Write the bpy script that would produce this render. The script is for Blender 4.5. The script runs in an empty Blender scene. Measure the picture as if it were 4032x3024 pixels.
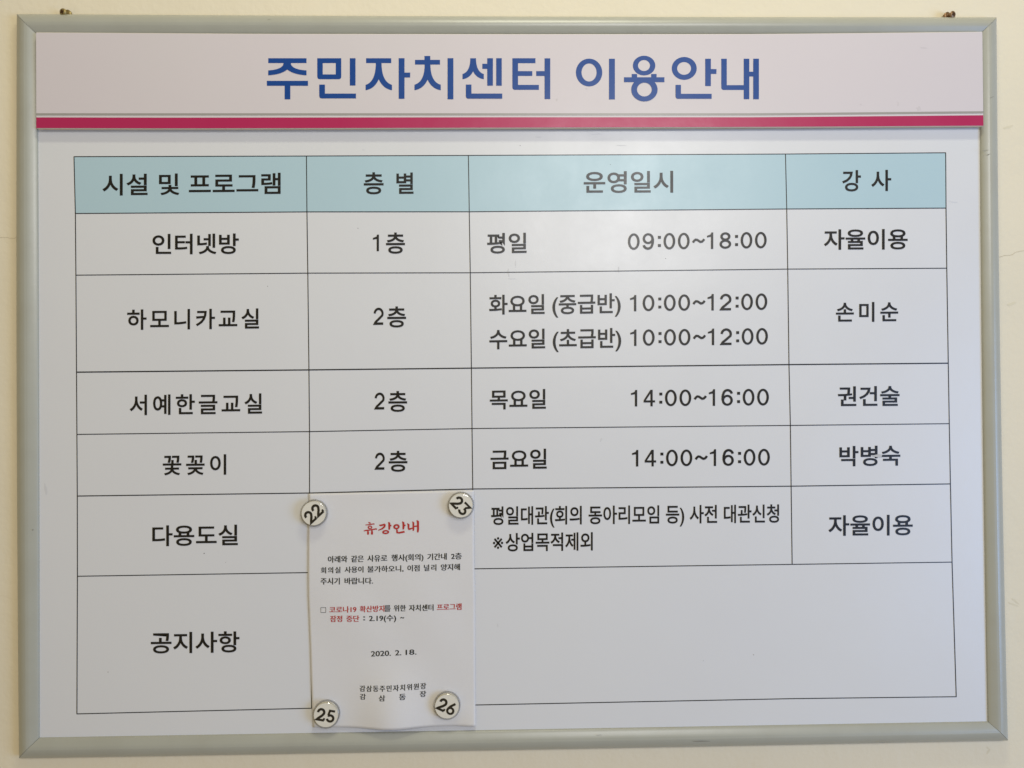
import bpy, bmesh, math, json
from mathutils import Vector, Matrix, noise
from mathutils.geometry import tessellate_polygon

scene = bpy.context.scene
COL = scene.collection
R = math.radians
PI = math.pi

# ------------------------------------------------------------------ camera
cam_d = bpy.data.cameras.new("camera")
cam = bpy.data.objects.new("camera", cam_d)
COL.objects.link(cam)
cam_d.sensor_fit = 'HORIZONTAL'
cam_d.sensor_width = 36.0
cam_d.lens = 36.0 * 3050.0 / 4032.0
cam_d.clip_start = 0.02
cam_d.clip_end = 60
pitch, yaw, roll = 0.01113, -0.02244, 0.00953
rot = Matrix.Rotation(yaw, 4, 'Z') @ Matrix.Rotation(pitch, 4, 'X') @ Matrix.Rotation(roll, 4, 'Y') @ Matrix.Rotation(PI/2, 4, 'X')
cam.matrix_world = Matrix.Translation((-0.02813, -0.97848, -0.01509)) @ rot
scene.camera = cam

# ------------------------------------------------------------------ light: an indoor wall, ceiling tubes above, window light from the right
WORLD_RGB = (0.345, 0.278, 0.156)
TUBE_RGB = (8.9, 8.72, 6.9)
PANEL_RGB = (21.5, 21.55, 21.8)
WINDOW_RGB = (17.8, 33, 66)
world = bpy.data.worlds.new("World")
scene.world = world
world.use_nodes = True
bg = world.node_tree.nodes["Background"]
bg.inputs[0].default_value = (*WORLD_RGB, 1)
bg.inputs[1].default_value = 1.0

def area(name, loc, target, sx, sy, rgb):
    l = bpy.data.lights.new(name, 'AREA')
    l.shape = 'RECTANGLE'
    k = max(max(rgb), 1e-6)
    l.size, l.size_y, l.energy, l.color = sx, sy, k, tuple(c/k for c in rgb)
    o = bpy.data.objects.new(name, l)
    COL.objects.link(o)
    o.location = loc
    d = Vector(target) - Vector(loc)
    o.rotation_euler = d.to_track_quat('-Z', 'Y').to_euler()
    return o
area("ceiling_tube", (0.12, -0.72, 1.50), (0.05, 0, 0), 0.55, 0.12, TUBE_RGB)
area("ceiling_panel", (0.50, -2.30, 0.80), (0.1, 0, 0.1), 0.75, 0.45, PANEL_RGB)
area("window_light", (2.9, -2.2, -0.55), (0.3, 0, -0.1), 1.5, 1.5, WINDOW_RGB)
scene.view_settings.view_transform = 'Standard'
scene.view_settings.look = 'None'
scene.view_settings.gamma = 1
scene.view_settings.exposure = 0.0
scene.cycles.max_bounces = 8
scene.cycles.transparent_max_bounces = 16

DATA = json.loads(r'''{"texts":[["시설 및 프로그램","sheet","k",0,[-511.42,260.59],[-511.52,233.6],[-292.01,261.47],[-292.17,234.65]],["층","sheet","k",0,[-188.91,261.61],[-189.11,233.94],[-164.23,261.69],[-164.44,234.01]],["별","sheet","k",0,[-148.35,261.17],[-148.56,234.42],[-126.94,261.26],[-127.15,234.5]],["운영일시","sheet","k",0,[86.27,261.86],[85.98,234.33],[199.19,262.3],[198.87,234.7]],["강","sheet","k",0,[414.23,262.44],[413.84,235.18],[438.15,262.52],[437.75,235.41]],["사","sheet","k",0,[451.41,262.64],[451.01,235.68],[476.98,262.72],[476.57,235.75]],["인터넷방","sheet","k",0,[-450.39,185.82],[-450.5,160.41],[-344.09,185.93],[-344.23,160.29]],["하모니카교실","sheet","k",0,[-481.74,92.29],[-481.84,66.95],[-319.69,92.55],[-319.84,67.27]],["서예한글교실","sheet","k",0,[-479.07,-13.34],[-479.17,-38.62],[-316.58,-13.01],[-316.73,-38.39]],["꽃꽂이","sheet","k",0,[-438.9,-88.2],[-439.01,-113.3],[-361.14,-87.98],[-361.27,-113.29]],["다용도실","sheet","k",0,[-452.1,-174.82],[-452.21,-200.49],[-347.34,-175.13],[-347.48,-200.71]],["공지사항","sheet","k",0,[-454.52,-306.03],[-454.63,-332.4],[-346.05,-306.57],[-346.2,-332.69]],["1","sheet","k",0,[-178.18,183.53],[-178.34,162.85],[-170.64,183.65],[-170.8,162.96]],["층","sheet","k",0,[-161.83,186.14],[-162.03,159.6],[-138.24,186.18],[-138.46,159.63]],["2","sheet","k",0,[-178.86,92.34],[-179.03,70.91],[-165.53,92.4],[-165.69,70.97]],["층","sheet","k",0,[-160.97,93.79],[-161.17,67.47],[-137.57,93.78],[-137.78,67.45]],["2","sheet","k",0,[-178.41,-13.45],[-178.56,-34.51],[-165.09,-13.42],[-165.25,-34.49]],["층","sheet","k",0,[-160.37,-11.73],[-160.57,-37.68],[-137.15,-11.79],[-137.36,-37.75]],["2","sheet","k",0,[-178.5,-88.08],[-178.66,-109.35],[-165.5,-88.1],[-165.66,-109.37]],["층","sheet","k",0,[-160.51,-86.14],[-160.71,-112.21],[-137.34,-86.21],[-137.55,-112.23]],["평일","sheet","k",0,[-35.77,184.88],[-36.01,158.9],[13.74,185.12],[13.49,159.58]],["09:00~18:00","sheet","k",0,[141.14,183.54],[140.9,162.7],[316.81,184.75],[316.54,163.82]],["화요일","sheet","k",0,[-33.95,107.29],[-34.18,82.62],[35.63,107.93],[35.38,82.75]],["(중급반)","sheet","k",0,[45.29,107.39],[45.04,82.36],[131.22,108.56],[130.94,83.16]],["10:00~12:00","sheet","k",0,[142.97,106.1],[142.74,85.46],[316.59,107.17],[316.3,85.97]],["수요일","sheet","k",0,[-34.04,64.12],[-34.27,39.16],[35.83,64.69],[35.58,39.69]],["(초급반)","sheet","k",0,[45.33,64.15],[45.08,39.46],[131.37,64.91],[131.09,39.86]],["10:00~12:00","sheet","k",0,[142.65,62.76],[142.41,41.98],[316.81,63.49],[316.53,42.31]],["목요일","sheet","k",0,[-34.16,-11.44],[-34.39,-36.04],[35.98,-10.89],[35.73,-35.88]],["14:00~16:00","sheet","k",0,[142.72,-13.11],[142.48,-33.84],[317.05,-13.02],[316.76,-34.35]],["금요일","sheet","k",0,[-33.99,-86.07],[-34.21,-110.46],[36.27,-85.48],[36.02,-110.42]],["14:00~16:00","sheet","k",0,[143.26,-88.22],[143.02,-109.09],[317.26,-88.61],[316.98,-109.9]],["평일대관(회의 동아리모임 등) 사전 대관신청","sheet","k",0,[-33.95,-156.63],[-34.17,-179.95],[328.03,-158.67],[327.72,-181.84]],["※","sheet","k",0,[-31.9,-195.06],[-32.04,-209.63],[-19.19,-195.06],[-19.33,-209.63]],["상업목적제외","sheet","k",0,[-16.05,-190.14],[-16.27,-213.1],[92.82,-190.41],[92.58,-213.26]],["자율이용","sheet","k",0,[389.77,187.43],[389.4,161.51],[496.89,187.56],[496.49,161.42]],["손미순","sheet","k",0,[403.92,95.09],[403.56,70.01],[483.34,95.18],[482.95,70.06]],["권건술","sheet","k",0,[404.81,-11.14],[404.45,-36.31],[483.49,-11.23],[483.11,-36.45]],["박병숙","sheet","k",0,[405.66,-86.47],[405.3,-112.07],[483.31,-86.37],[482.92,-111.86]],["자율이용","sheet","k",0,[390.44,-173.37],[390.08,-199.23],[497.78,-173.82],[497.38,-199.9]],["휴강안내","paper","R",1,[-191.84,-173.95],[-191.96,-189.81],[-123.8,-172.28],[-123.93,-188.17]],["아래와","paper","k",1,[-236.51,-215.26],[-236.57,-223.55],[-212.68,-214.99],[-212.74,-223.25]],["같은","paper","k",1,[-207.84,-214.93],[-207.9,-223.19],[-192.53,-214.76],[-192.59,-222.99]],["사유로","paper","k",1,[-187.8,-214.7],[-187.87,-222.93],[-163.41,-214.42],[-163.47,-222.62]],["행사(회의)","paper","k",1,[-158.04,-214.36],[-158.1,-222.56],[-118.76,-213.92],[-118.83,-222.05]],["기간내","paper","k",1,[-113.64,-213.86],[-113.7,-221.99],[-89.92,-213.59],[-89.99,-221.69]],["2층","paper","k",1,[-84.15,-213.52],[-84.22,-221.61],[-71.32,-213.38],[-71.39,-221.45]],["회의실","paper","k",1,[-245.26,-228.92],[-245.31,-236.57],[-221.32,-228.64],[-221.37,-236.34]],["사용이","paper","k",1,[-215.97,-228.58],[-216.02,-236.28],[-193.01,-228.31],[-193.07,-236.06]],["불가하오니,","paper","k",1,[-187.9,-228.25],[-187.96,-236.01],[-143.44,-227.74],[-143.5,-235.56]],["이점","paper","k",1,[-138.33,-227.68],[-138.39,-235.51],[-123.61,-227.51],[-123.67,-235.37]],["널리","paper","k",1,[-117.85,-227.44],[-117.91,-235.31],[-102.86,-227.27],[-102.93,-235.16]],["양지해","paper","k",1,[-97.09,-227.2],[-97.16,-235.11],[-73.62,-226.93],[-73.69,-234.87]],["주시기","paper","k",1,[-245.6,-241.93],[-245.66,-250.22],[-222.3,-242.14],[-222.36,-250.29]],["바랍니다.","paper","k",1,[-216.06,-242.19],[-216.12,-250.31],[-181.25,-242.5],[-181.31,-250.42]],["코로나19","paper","r",1,[-235.03,-277.42],[-235.08,-285.2],[-201.91,-277.16],[-201.97,-284.97]],["확산방지","paper","r",1,[-197.45,-277.12],[-197.51,-284.94],[-167.46,-276.89],[-167.52,-284.73]],["를","paper","k",1,[-167.21,-276.88],[-167.27,-284.73],[-159.8,-276.83],[-159.86,-284.68]],["위한","paper","k",1,[-155.59,-276.79],[-155.65,-284.65],[-140.89,-276.68],[-140.95,-284.54]],["자치센터","paper","k",1,[-136.8,-276.64],[-136.86,-284.52],[-106.73,-276.41],[-106.8,-284.31]],["프로그램","paper","r",1,[-102.25,-276.37],[-102.31,-284.28],[-72.13,-276.13],[-72.2,-284.07]],["잠정","paper","r",1,[-234.22,-288.65],[-234.27,-296.43],[-219.45,-288.66],[-219.5,-296.46]],["중단","paper","r",1,[-214.1,-288.66],[-214.15,-296.47],[-198.43,-288.66],[-198.48,-296.5]],["2.19(수)","paper","k",1,[-186.06,-288.66],[-186.12,-296.52],[-153.13,-288.67],[-153.19,-296.58]],[":","paper","k",1,[-193.08,-290.07],[-193.12,-294.79],[-191.17,-290.1],[-191.2,-294.83]],["~","paper","k",1,[-147.78,-291.56],[-147.8,-293.48],[-142.67,-291.64],[-142.69,-293.56]],["□","paper","k",1,[-245.72,-278.4],[-245.77,-284.9],[-239.11,-278.38],[-239.15,-284.88]],["2020.","paper","k",1,[-184.06,-333.15],[-184.11,-339.65],[-159.72,-332.62],[-159.77,-339.06]],["2.","paper","k",1,[-154.36,-332.5],[-154.41,-338.93],[-146.96,-332.34],[-147.01,-338.76]],["18.","paper","k",1,[-141.35,-332.22],[-141.4,-338.62],[-128.2,-331.93],[-128.25,-338.31]],["감삼동주민자치위원장","paper","k",1,[-198.19,-374.86],[-198.25,-382.21],[-116.56,-373.14],[-116.63,-380.51]],["감","paper","k",1,[-197.84,-384.75],[-197.89,-391.72],[-190.86,-384.62],[-190.92,-391.59]],["삼","paper","k",1,[-174.26,-385.69],[-174.31,-392.78],[-166.39,-385.58],[-166.44,-392.68]],["동","paper","k",1,[-149.24,-384.87],[-149.3,-391.98],[-141.37,-384.76],[-141.42,-391.87]],["장","paper","k",1,[-124.19,-382.92],[-124.25,-390.15],[-116.56,-382.8],[-116.62,-390.04]]],"grid":[[[-546.14,282.2],[-259.96,282.22],[-58.28,282.47],[342.1,283.16],[547.24,284.23]],[[-544.67,211.67],[-259.79,212.48],[-57.8,211.77],[342.79,213.57],[546.6,213.83]],[[-544.29,135.26],[-259.2,136.04],[-57.22,135.28],[343.04,137.49],[546.36,137.4]],[[-543.91,15.3],[-258.58,15.57],[-56.87,15.99],[343.0,16.92],[546.37,16.91]],[[-543.7,-61.48],[-258.4,-61.06],[-56.76,-59.4],[343.72,-59.72],[546.45,-59.6]],[[-543.48,-137.4],[-258.84,-137.19],[-56.53,-134.68],[343.64,-136.12],[546.68,-135.73]],[[-543.65,-235.99],[-258.45,-235.62],[-56.05,-233.96],[343.59,-234.24],[547.2,-234.32]],[[-544.81,-404.61],[-258.15,-402.99],[-55.67,-402.76],[343.53,-402.18],[549.8,-403.58]]],"outer":[[-617.71,461.71],[617.72,459.11],[617.25,-461.67],[-617.32,-459.29]],"inner":[[-590.13,433.82],[592.87,435.47],[589.23,-435.27],[-589.98,-432.58]],"outmid":[[-1.88,459.44],[615.33,-6.15],[-10.66,-461.11],[-619.14,5.2]],"inmid":[[-2.25,434.32],[589.35,-5.99],[-10.52,-434.1],[-589.57,4.84]],"p_top":[[-587.3,432.53],[-321.52,431.1],[-7.51,430.99],[311.16,431.42],[439.98,432.65],[591.67,434.4]],"p_bot":[[-587.61,314.77],[-415.37,314.13],[-322.19,314.12],[-165.98,314.14],[23.0,314.32],[341.7,314.69],[591.01,315.61]],"s_top":[[-587.58,328.06],[-415.31,327.48],[-290.96,327.44],[-8.49,327.32],[309.78,326.82],[591.23,328.96]],"g_top":[[-587.56,333.23],[-415.29,332.92],[-290.93,332.8],[-8.44,332.39],[309.85,331.93],[591.31,334.1]],"g_bot":[[-587.57,330.57],[-415.3,330.31],[-290.94,330.12],[-8.47,329.7],[309.81,329.22],[591.27,331.37]],"title":[[[[[-304.11,401.06],[-257.08,401.07],[-257.12,395.1],[-304.15,395.1]]],[[[-305.99,372.99],[-255.4,372.97],[-255.44,366.85],[-306.02,366.88]]],[[[-284.16,367.02],[-277.18,367.02],[-277.28,350.08],[-284.27,350.09]]],[[[-285.23,395.26],[-285.45,393.7],[-286.05,392.29],[-287.02,391.01],[-288.36,389.86],[-290.08,388.86],[-292.16,387.98],[-294.61,387.24],[-297.44,386.64],[-300.64,386.18],[-304.21,385.85],[-304.24,379.89],[-301.14,380.12],[-298.21,380.45],[-295.44,380.9],[-292.84,381.45],[-290.41,382.12],[-288.15,382.9],[-286.05,383.78],[-284.13,384.78],[-282.37,385.88],[-280.78,387.1],[-280.78,387.1],[-279.19,385.88],[-277.43,384.78],[-275.5,383.78],[-273.4,382.89],[-271.13,382.11],[-268.69,381.45],[-266.08,380.89],[-263.3,380.44],[-260.34,380.1],[-257.22,379.87],[-257.18,385.84],[-260.81,386.17],[-264.06,386.64],[-266.93,387.24],[-269.42,387.98],[-271.53,388.85],[-273.26,389.86],[-274.61,391.01],[-275.58,392.29],[-276.17,393.7],[-276.38,395.26]]]],[[[[-243.87,401.07],[-214.3,401.07],[-214.46,378.44],[-214.61,377.2],[-215.03,376.23],[-215.72,375.54],[-216.68,375.13],[-217.91,374.99],[-240.62,375.0],[-241.85,375.14],[-242.81,375.55],[-243.49,376.24],[-243.89,377.21],[-244.02,378.46]],[[-237.14,395.1],[-221.12,395.1],[-221.22,380.96],[-237.24,380.97]]],[[[-203.71,401.07],[-196.7,401.08],[-196.95,367.12],[-203.96,367.13]]],[[[-241.6,368.25],[-234.6,368.25],[-234.68,357.1],[-196.4,357.07],[-196.44,351.1],[-238.3,351.14],[-239.53,351.28],[-240.48,351.7],[-241.16,352.39],[-241.56,353.35],[-241.69,354.6]]]],[[[[-183.61,401.08],[-152.56,401.08],[-152.6,395.1],[-183.65,395.1]]],[[[-171.64,395.26],[-171.83,390.75],[-172.26,386.63],[-172.94,382.91],[-173.86,379.58],[-175.02,376.65],[-176.42,374.11],[-178.07,371.97],[-179.96,370.22],[-182.1,368.86],[-184.48,367.9],[-184.53,361.3],[-182.38,361.73],[-180.34,362.37],[-178.42,363.22],[-176.62,364.27],[-174.93,365.53],[-173.35,367.0],[-171.9,368.68],[-170.55,370.57],[-169.32,372.66],[-168.21,374.97],[-168.21,374.97],[-167.12,372.66],[-165.91,370.57],[-164.58,368.68],[-163.13,367.0],[-161.56,365.52],[-159.88,364.26],[-158.07,363.2],[-156.14,362.35],[-154.09,361.71],[-151.93,361.28],[-151.88,367.88],[-154.3,368.85],[-156.47,370.2],[-158.39,371.96],[-160.04,374.1],[-161.45,376.64],[-162.59,379.58],[-163.48,382.91],[-164.12,386.63],[-164.5,390.75],[-164.62,395.26]]],[[[-143.34,401.08],[-136.15,401.09],[-136.55,350.57],[-143.74,350.57]]],[[[-136.45,383.14],[-129.26,383.14],[-129.31,377.15],[-136.5,377.16]]]],[[[[-111.42,403.93],[-104.22,403.93],[-104.27,398.88],[-111.46,398.88]]],[[[-123.19,399.04],[-92.21,399.04],[-92.26,393.21],[-123.24,393.21]]],[[[-111.2,393.37],[-111.39,389.19],[-111.82,385.38],[-112.5,381.93],[-113.42,378.84],[-114.59,376.13],[-115.99,373.78],[-117.65,371.79],[-119.55,370.17],[-121.69,368.91],[-124.07,368.02],[-124.13,361.25],[-121.97,361.67],[-119.93,362.29],[-118.0,363.11],[-116.19,364.13],[-114.5,365.35],[-112.92,366.77],[-111.46,368.39],[-110.11,370.22],[-108.87,372.24],[-107.76,374.47],[-107.76,374.47],[-106.67,372.24],[-105.47,370.21],[-104.16,368.39],[-102.72,366.76],[-101.16,365.34],[-99.49,364.11],[-97.69,363.09],[-95.78,362.27],[-93.74,361.65],[-91.59,361.23],[-91.53,368.0],[-93.94,368.9],[-96.09,370.15],[-97.98,371.78],[-99.63,373.77],[-101.01,376.12],[-102.15,378.84],[-103.03,381.92],[-103.66,385.37],[-104.03,389.19],[-104.16,393.37]]],[[[-82.8,401.09],[-75.59,401.1],[-76.03,349.88],[-83.24,349.88]]]],[[[[-54.58,401.1],[-54.73,397.85],[-55.07,394.88],[-55.6,392.2],[-56.31,389.8],[-57.21,387.69],[-58.29,385.86],[-59.56,384.32],[-61.01,383.05],[-62.65,382.08],[-64.47,381.38],[-64.53,374.92],[-62.79,375.23],[-61.13,375.69],[-59.57,376.29],[-58.11,377.04],[-56.73,377.95],[-55.46,379.0],[-54.27,380.2],[-53.18,381.55],[-52.18,383.05],[-51.27,384.69],[-51.27,384.69],[-50.39,383.05],[-49.4,381.55],[-48.32,380.2],[-47.14,379.0],[-45.87,377.94],[-44.49,377.04],[-43.02,376.28],[-41.45,375.68],[-39.79,375.22],[-38.02,374.91],[-37.96,381.38],[-39.78,382.07],[-41.4,383.05],[-42.83,384.31],[-44.08,385.86],[-45.13,387.69],[-45.99,389.8],[-46.66,392.2],[-47.13,394.88],[-47.42,397.85],[-47.52,401.1]]],[[[-39.73,394.16],[-33.45,394.16],[-33.51,387.84],[-39.79,387.85]]],[[[-33.55,401.1],[-26.48,401.1],[-26.8,366.86],[-33.86,366.86]]],[[[-22.39,401.1],[-15.48,401.1],[-15.8,366.85],[-22.71,366.86]]],[[[-60.36,368.14],[-53.46,368.14],[-53.56,356.94],[-15.27,356.91],[-15.33,350.6],[-57.07,350.64],[-58.31,350.78],[-59.27,351.2],[-59.95,351.89],[-60.36,352.87],[-60.48,354.11]]]],[[[[-2.29,401.11],[26.51,401.11],[26.45,394.95],[4.73,394.95],[4.63,385.0],[22.41,384.99],[22.35,378.99],[4.57,379.0],[4.47,367.79],[30.43,367.77],[30.37,361.61],[0.79,361.63],[-0.45,361.77],[-1.42,362.19],[-2.1,362.88],[-2.51,363.86],[-2.63,365.11]]],[[[27.29,384.99],[37.84,384.99],[37.78,378.98],[27.23,378.99]]],[[[37.85,400.96],[44.94,400.96],[44.42,350.07],[37.34,350.07]]]],[[[[109.77,383.23],[109.49,380.21],[108.71,377.28],[107.47,374.53],[105.79,372.04],[103.73,369.9],[101.36,368.16],[98.73,366.88],[95.95,366.09],[93.08,365.83],[90.22,366.1],[87.45,366.89],[84.86,368.17],[82.52,369.91],[80.51,372.05],[78.89,374.54],[77.7,377.29],[76.99,380.22],[76.77,383.24],[77.05,386.26],[77.82,389.19],[79.07,391.94],[80.74,394.43],[82.8,396.57],[85.17,398.31],[87.79,399.6],[90.58,400.38],[93.45,400.65],[96.31,400.38],[99.09,399.6],[101.68,398.31],[104.02,396.57],[106.03,394.43],[107.66,391.94],[108.84,389.19],[109.56,386.26]],[[102.66,383.31],[102.5,381.35],[102.06,379.44],[101.34,377.65],[100.39,376.04],[99.21,374.65],[97.86,373.52],[96.37,372.68],[94.78,372.17],[93.14,372.0],[91.52,372.17],[89.94,372.69],[88.46,373.52],[87.13,374.65],[85.99,376.05],[85.07,377.66],[84.4,379.45],[83.99,381.35],[83.87,383.32],[84.03,385.28],[84.48,387.19],[85.19,388.97],[86.15,390.59],[87.32,391.98],[88.67,393.12],[90.16,393.95],[91.75,394.46],[93.39,394.63],[95.02,394.46],[96.59,393.95],[98.07,393.12],[99.4,391.98],[100.54,390.59],[101.47,388.97],[102.14,387.18],[102.54,385.28]]],[[[118.34,400.49],[125.77,400.49],[125.21,349.51],[117.78,349.52]]]],[[[[176.36,391.94],[176.12,389.79],[175.46,387.71],[174.39,385.75],[172.96,383.99],[171.21,382.46],[169.18,381.23],[166.94,380.32],[164.56,379.76],[162.11,379.57],[159.66,379.76],[157.29,380.32],[155.08,381.23],[153.08,382.47],[151.36,383.99],[149.97,385.76],[148.96,387.71],[148.34,389.79],[148.15,391.94],[148.39,394.08],[149.05,396.17],[150.11,398.12],[151.54,399.88],[153.3,401.41],[155.32,402.65],[157.56,403.56],[159.94,404.12],[162.39,404.3],[164.84,404.12],[167.21,403.56],[169.43,402.65],[171.43,401.41],[173.15,399.89],[174.54,398.12],[175.55,396.17],[176.17,394.08]],[[169.7,392.02],[169.57,390.82],[169.22,389.66],[168.65,388.57],[167.89,387.58],[166.95,386.73],[165.87,386.04],[164.67,385.54],[163.4,385.22],[162.09,385.12],[160.79,385.23],[159.52,385.54],[158.34,386.05],[157.27,386.73],[156.36,387.58],[155.62,388.57],[155.07,389.66],[154.75,390.82],[154.65,392.02],[154.77,393.21],[155.13,394.37],[155.69,395.46],[156.46,396.45],[157.39,397.3],[158.48,397.99],[159.67,398.5],[160.94,398.81],[162.25,398.91],[163.56,398.81],[164.82,398.5],[166.0,397.99],[167.07,397.3],[167.99,396.45],[168.73,395.46],[169.27,394.37],[169.6,393.21]]],[[[146.61,381.32],[153.42,381.32],[153.37,377.04],[146.56,377.04]]],[[[171.0,381.31],[177.82,381.31],[177.77,377.03],[170.95,377.03]]],[[[136.91,377.21],[187.6,377.19],[187.53,371.16],[136.84,371.19]]],[[[178.86,361.73],[178.58,359.16],[177.8,356.67],[176.55,354.33],[174.87,352.21],[172.81,350.39],[170.43,348.91],[167.8,347.82],[165.01,347.16],[162.13,346.94],[159.26,347.16],[156.48,347.84],[153.88,348.93],[151.53,350.41],[149.52,352.24],[147.89,354.35],[146.69,356.69],[145.98,359.19],[145.75,361.76],[146.03,364.33],[146.81,366.82],[148.05,369.16],[149.73,371.28],[151.79,373.1],[154.17,374.58],[156.8,375.67],[159.59,376.34],[162.47,376.56],[165.34,376.34],[168.12,375.67],[170.73,374.57],[173.07,373.09],[175.09,371.26],[176.73,369.15],[177.92,366.8],[178.64,364.31]],[[171.57,361.82],[171.41,360.31],[170.97,358.84],[170.28,357.46],[169.34,356.22],[168.18,355.15],[166.85,354.28],[165.38,353.64],[163.81,353.24],[162.2,353.11],[160.59,353.25],[159.04,353.64],[157.58,354.28],[156.27,355.16],[155.14,356.23],[154.23,357.48],[153.56,358.85],[153.16,360.32],[153.04,361.83],[153.19,363.35],[153.63,364.81],[154.33,366.19],[155.27,367.43],[156.42,368.5],[157.75,369.37],[159.23,370.02],[160.79,370.41],[162.4,370.54],[164.01,370.41],[165.56,370.01],[167.02,369.37],[168.33,368.5],[169.46,367.42],[170.38,366.18],[171.04,364.8],[171.45,363.33]]]],[[[[228.38,388.36],[228.11,385.87],[227.37,383.45],[226.18,381.18],[224.59,379.13],[222.63,377.36],[220.36,375.92],[217.87,374.87],[215.21,374.22],[212.48,374.0],[209.75,374.22],[207.11,374.87],[204.64,375.93],[202.42,377.37],[200.5,379.14],[198.95,381.19],[197.82,383.45],[197.14,385.87],[196.94,388.37],[197.2,390.86],[197.94,393.28],[199.13,395.54],[200.72,397.6],[202.68,399.37],[204.94,400.8],[207.44,401.86],[210.09,402.51],[212.82,402.73],[215.55,402.51],[218.19,401.86],[220.67,400.8],[222.89,399.37],[224.81,397.6],[226.36,395.55],[227.49,393.28],[228.17,390.86]],[[221.23,388.36],[221.08,386.97],[220.67,385.62],[220.01,384.35],[219.12,383.21],[218.03,382.22],[216.78,381.42],[215.39,380.83],[213.91,380.47],[212.4,380.35],[210.88,380.47],[209.41,380.83],[208.04,381.42],[206.81,382.23],[205.74,383.21],[204.88,384.36],[204.25,385.62],[203.88,386.97],[203.76,388.36],[203.91,389.76],[204.32,391.11],[204.98,392.37],[205.86,393.52],[206.95,394.5],[208.21,395.3],[209.6,395.9],[211.07,396.26],[212.59,396.38],[214.1,396.26],[215.57,395.9],[216.94,395.3],[218.18,394.5],[219.25,393.52],[220.11,392.37],[220.74,391.1],[221.11,389.75]]],[[[239.18,400.51],[246.34,400.51],[245.91,366.21],[238.76,366.21]]],[[[246.02,387.49],[253.17,387.48],[253.1,381.45],[245.94,381.45]]],[[[201.45,367.66],[208.27,367.66],[208.14,356.4],[246.74,356.37],[246.66,350.18],[204.73,350.22],[203.48,350.36],[202.5,350.78],[201.81,351.48],[201.41,352.45],[201.28,353.71]]]],[[[[259.39,400.51],[266.39,400.51],[265.97,367.31],[287.63,367.29],[287.55,361.25],[262.39,361.27],[261.13,361.41],[260.16,361.83],[259.47,362.53],[259.06,363.51],[258.94,364.77]]],[[[287.74,400.52],[294.75,400.52],[294.09,349.65],[287.08,349.66]]],[[[294.38,384.14],[299.8,384.14],[299.72,378.25],[294.3,378.26]]],[[[299.7,400.52],[306.87,400.52],[306.2,349.64],[299.03,349.65]]]]],"paper":[[-259.54,-137.94],[-55.13,-136.06],[-55.71,-427.77],[-256.13,-426.45]],"pap_l":[[-259.54,-137.94],[-260.8,-186.92],[-261.27,-235.22],[-261.31,-265.3],[-259.23,-328.89],[-257.99,-377.38],[-257.22,-403.01],[-256.13,-426.14]],"pap_r":[[-55.13,-136.06],[-55.3,-189.71],[-55.38,-233.52],[-55.06,-268.48],[-55.32,-332.33],[-55.6,-381.02],[-55.67,-406.76],[-55.71,-427.77]],"film":[[-261.24,-137.06],[-54.19,-135.2],[-55.63,-435.56],[-257.57,-433.55]],"mag":[[-251.91,-161.13,43,"22"],[-71.26,-153.8,-46,"23"],[-238.67,-408.02,-10,"25"],[-90.48,-400.18,-25,"26"]],"cracks":[[[-655.95,186.25],[-643.46,184.76],[-637.83,184.57],[-634.08,184.87],[-632.21,183.75],[-627.84,183.41],[-625.34,183.55],[-622.83,185.76],[-618.45,186.06]],[[621.3,152.72],[626.96,154.65],[630.94,155.12],[634.58,155.26],[638.24,155.9],[641.92,158.49],[644.92,159.62],[649.58,160.58],[653.89,161.04],[669.51,163.25]],[[-653.73,-258.59],[-644.41,-260.62],[-636.65,-262.62],[-631.99,-264.9],[-622.66,-266.3],[-617.99,-266.69]]],"smudge":[[635.72,320.63,9,2,15],[636.83,92.54,8,2.2,20],[634.66,-287.7,8,1.6,-35],[596.02,-473.6,3,1.4,-40],[596.58,-479.08,5,1.6,55],[631.96,-291.86,9,1.2,-20],[196.35,461.17,5,0.5,-3]],"specks":[[-388.93,-210.16,0.75],[293.24,-346.57,0.55],[229.75,-352.77,0.4],[188.42,151.72,0.45],[-506.9,-354.1,0.5],[-362.52,-221.5,0.3],[119.86,270.51,0.5],[-196.57,191.66,0.5],[6.65,294.82,0.5],[-309.01,120.05,0.5]],"scratches":[[-593.8,-177.08,0.9,0.8,0],[593.93,285.16,5,0.5,4],[598.4,280.0,2.5,0.7,10],[224.51,-450.27,11,0.9,-2],[453.38,-455.69,6,0.5,-1],[603.84,352.47,3,0.5,15],[97.49,-439.97,4,0.4,-2],[-303.21,450.08,2,0.4,0]],"smears":[[556.95,221.35,8,0.5,-8,1],[104.26,-75.63,3,1,55,1],[-26.98,-304.57,1,3,0,1],[-582.03,-129.73,2,9,8,1],[135.19,294.51,7,0.5,-2,1],[103.3,309.01,7,0.5,2,1],[29.72,305.32,5,0.6,0,1],[-9.21,134.67,1.5,6,8,1],[-0.52,145.77,0.8,5,0,1],[-5.47,127.33,7,0.7,0,1],[-21.05,263.26,1.2,2,0,1],[128.97,138.63,1,5,0,1],[517.33,414.22,8,1,-4,0],[482.59,343.88,1,4,0,0],[509.01,337.42,4,3,0,0],[435.42,342.65,1.2,1,0,0],[52.8,349.46,1.2,2,10,0],[89.74,363.1,1.6,1,0,0],[-189.53,289.87,2,0.5,0,1],[-280.79,-180.6,0.6,0.6,0,1]],"smear":[452.97,-99.16],"screws":[[-559.13,462.47],[559.1,461.26]]}''')

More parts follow.
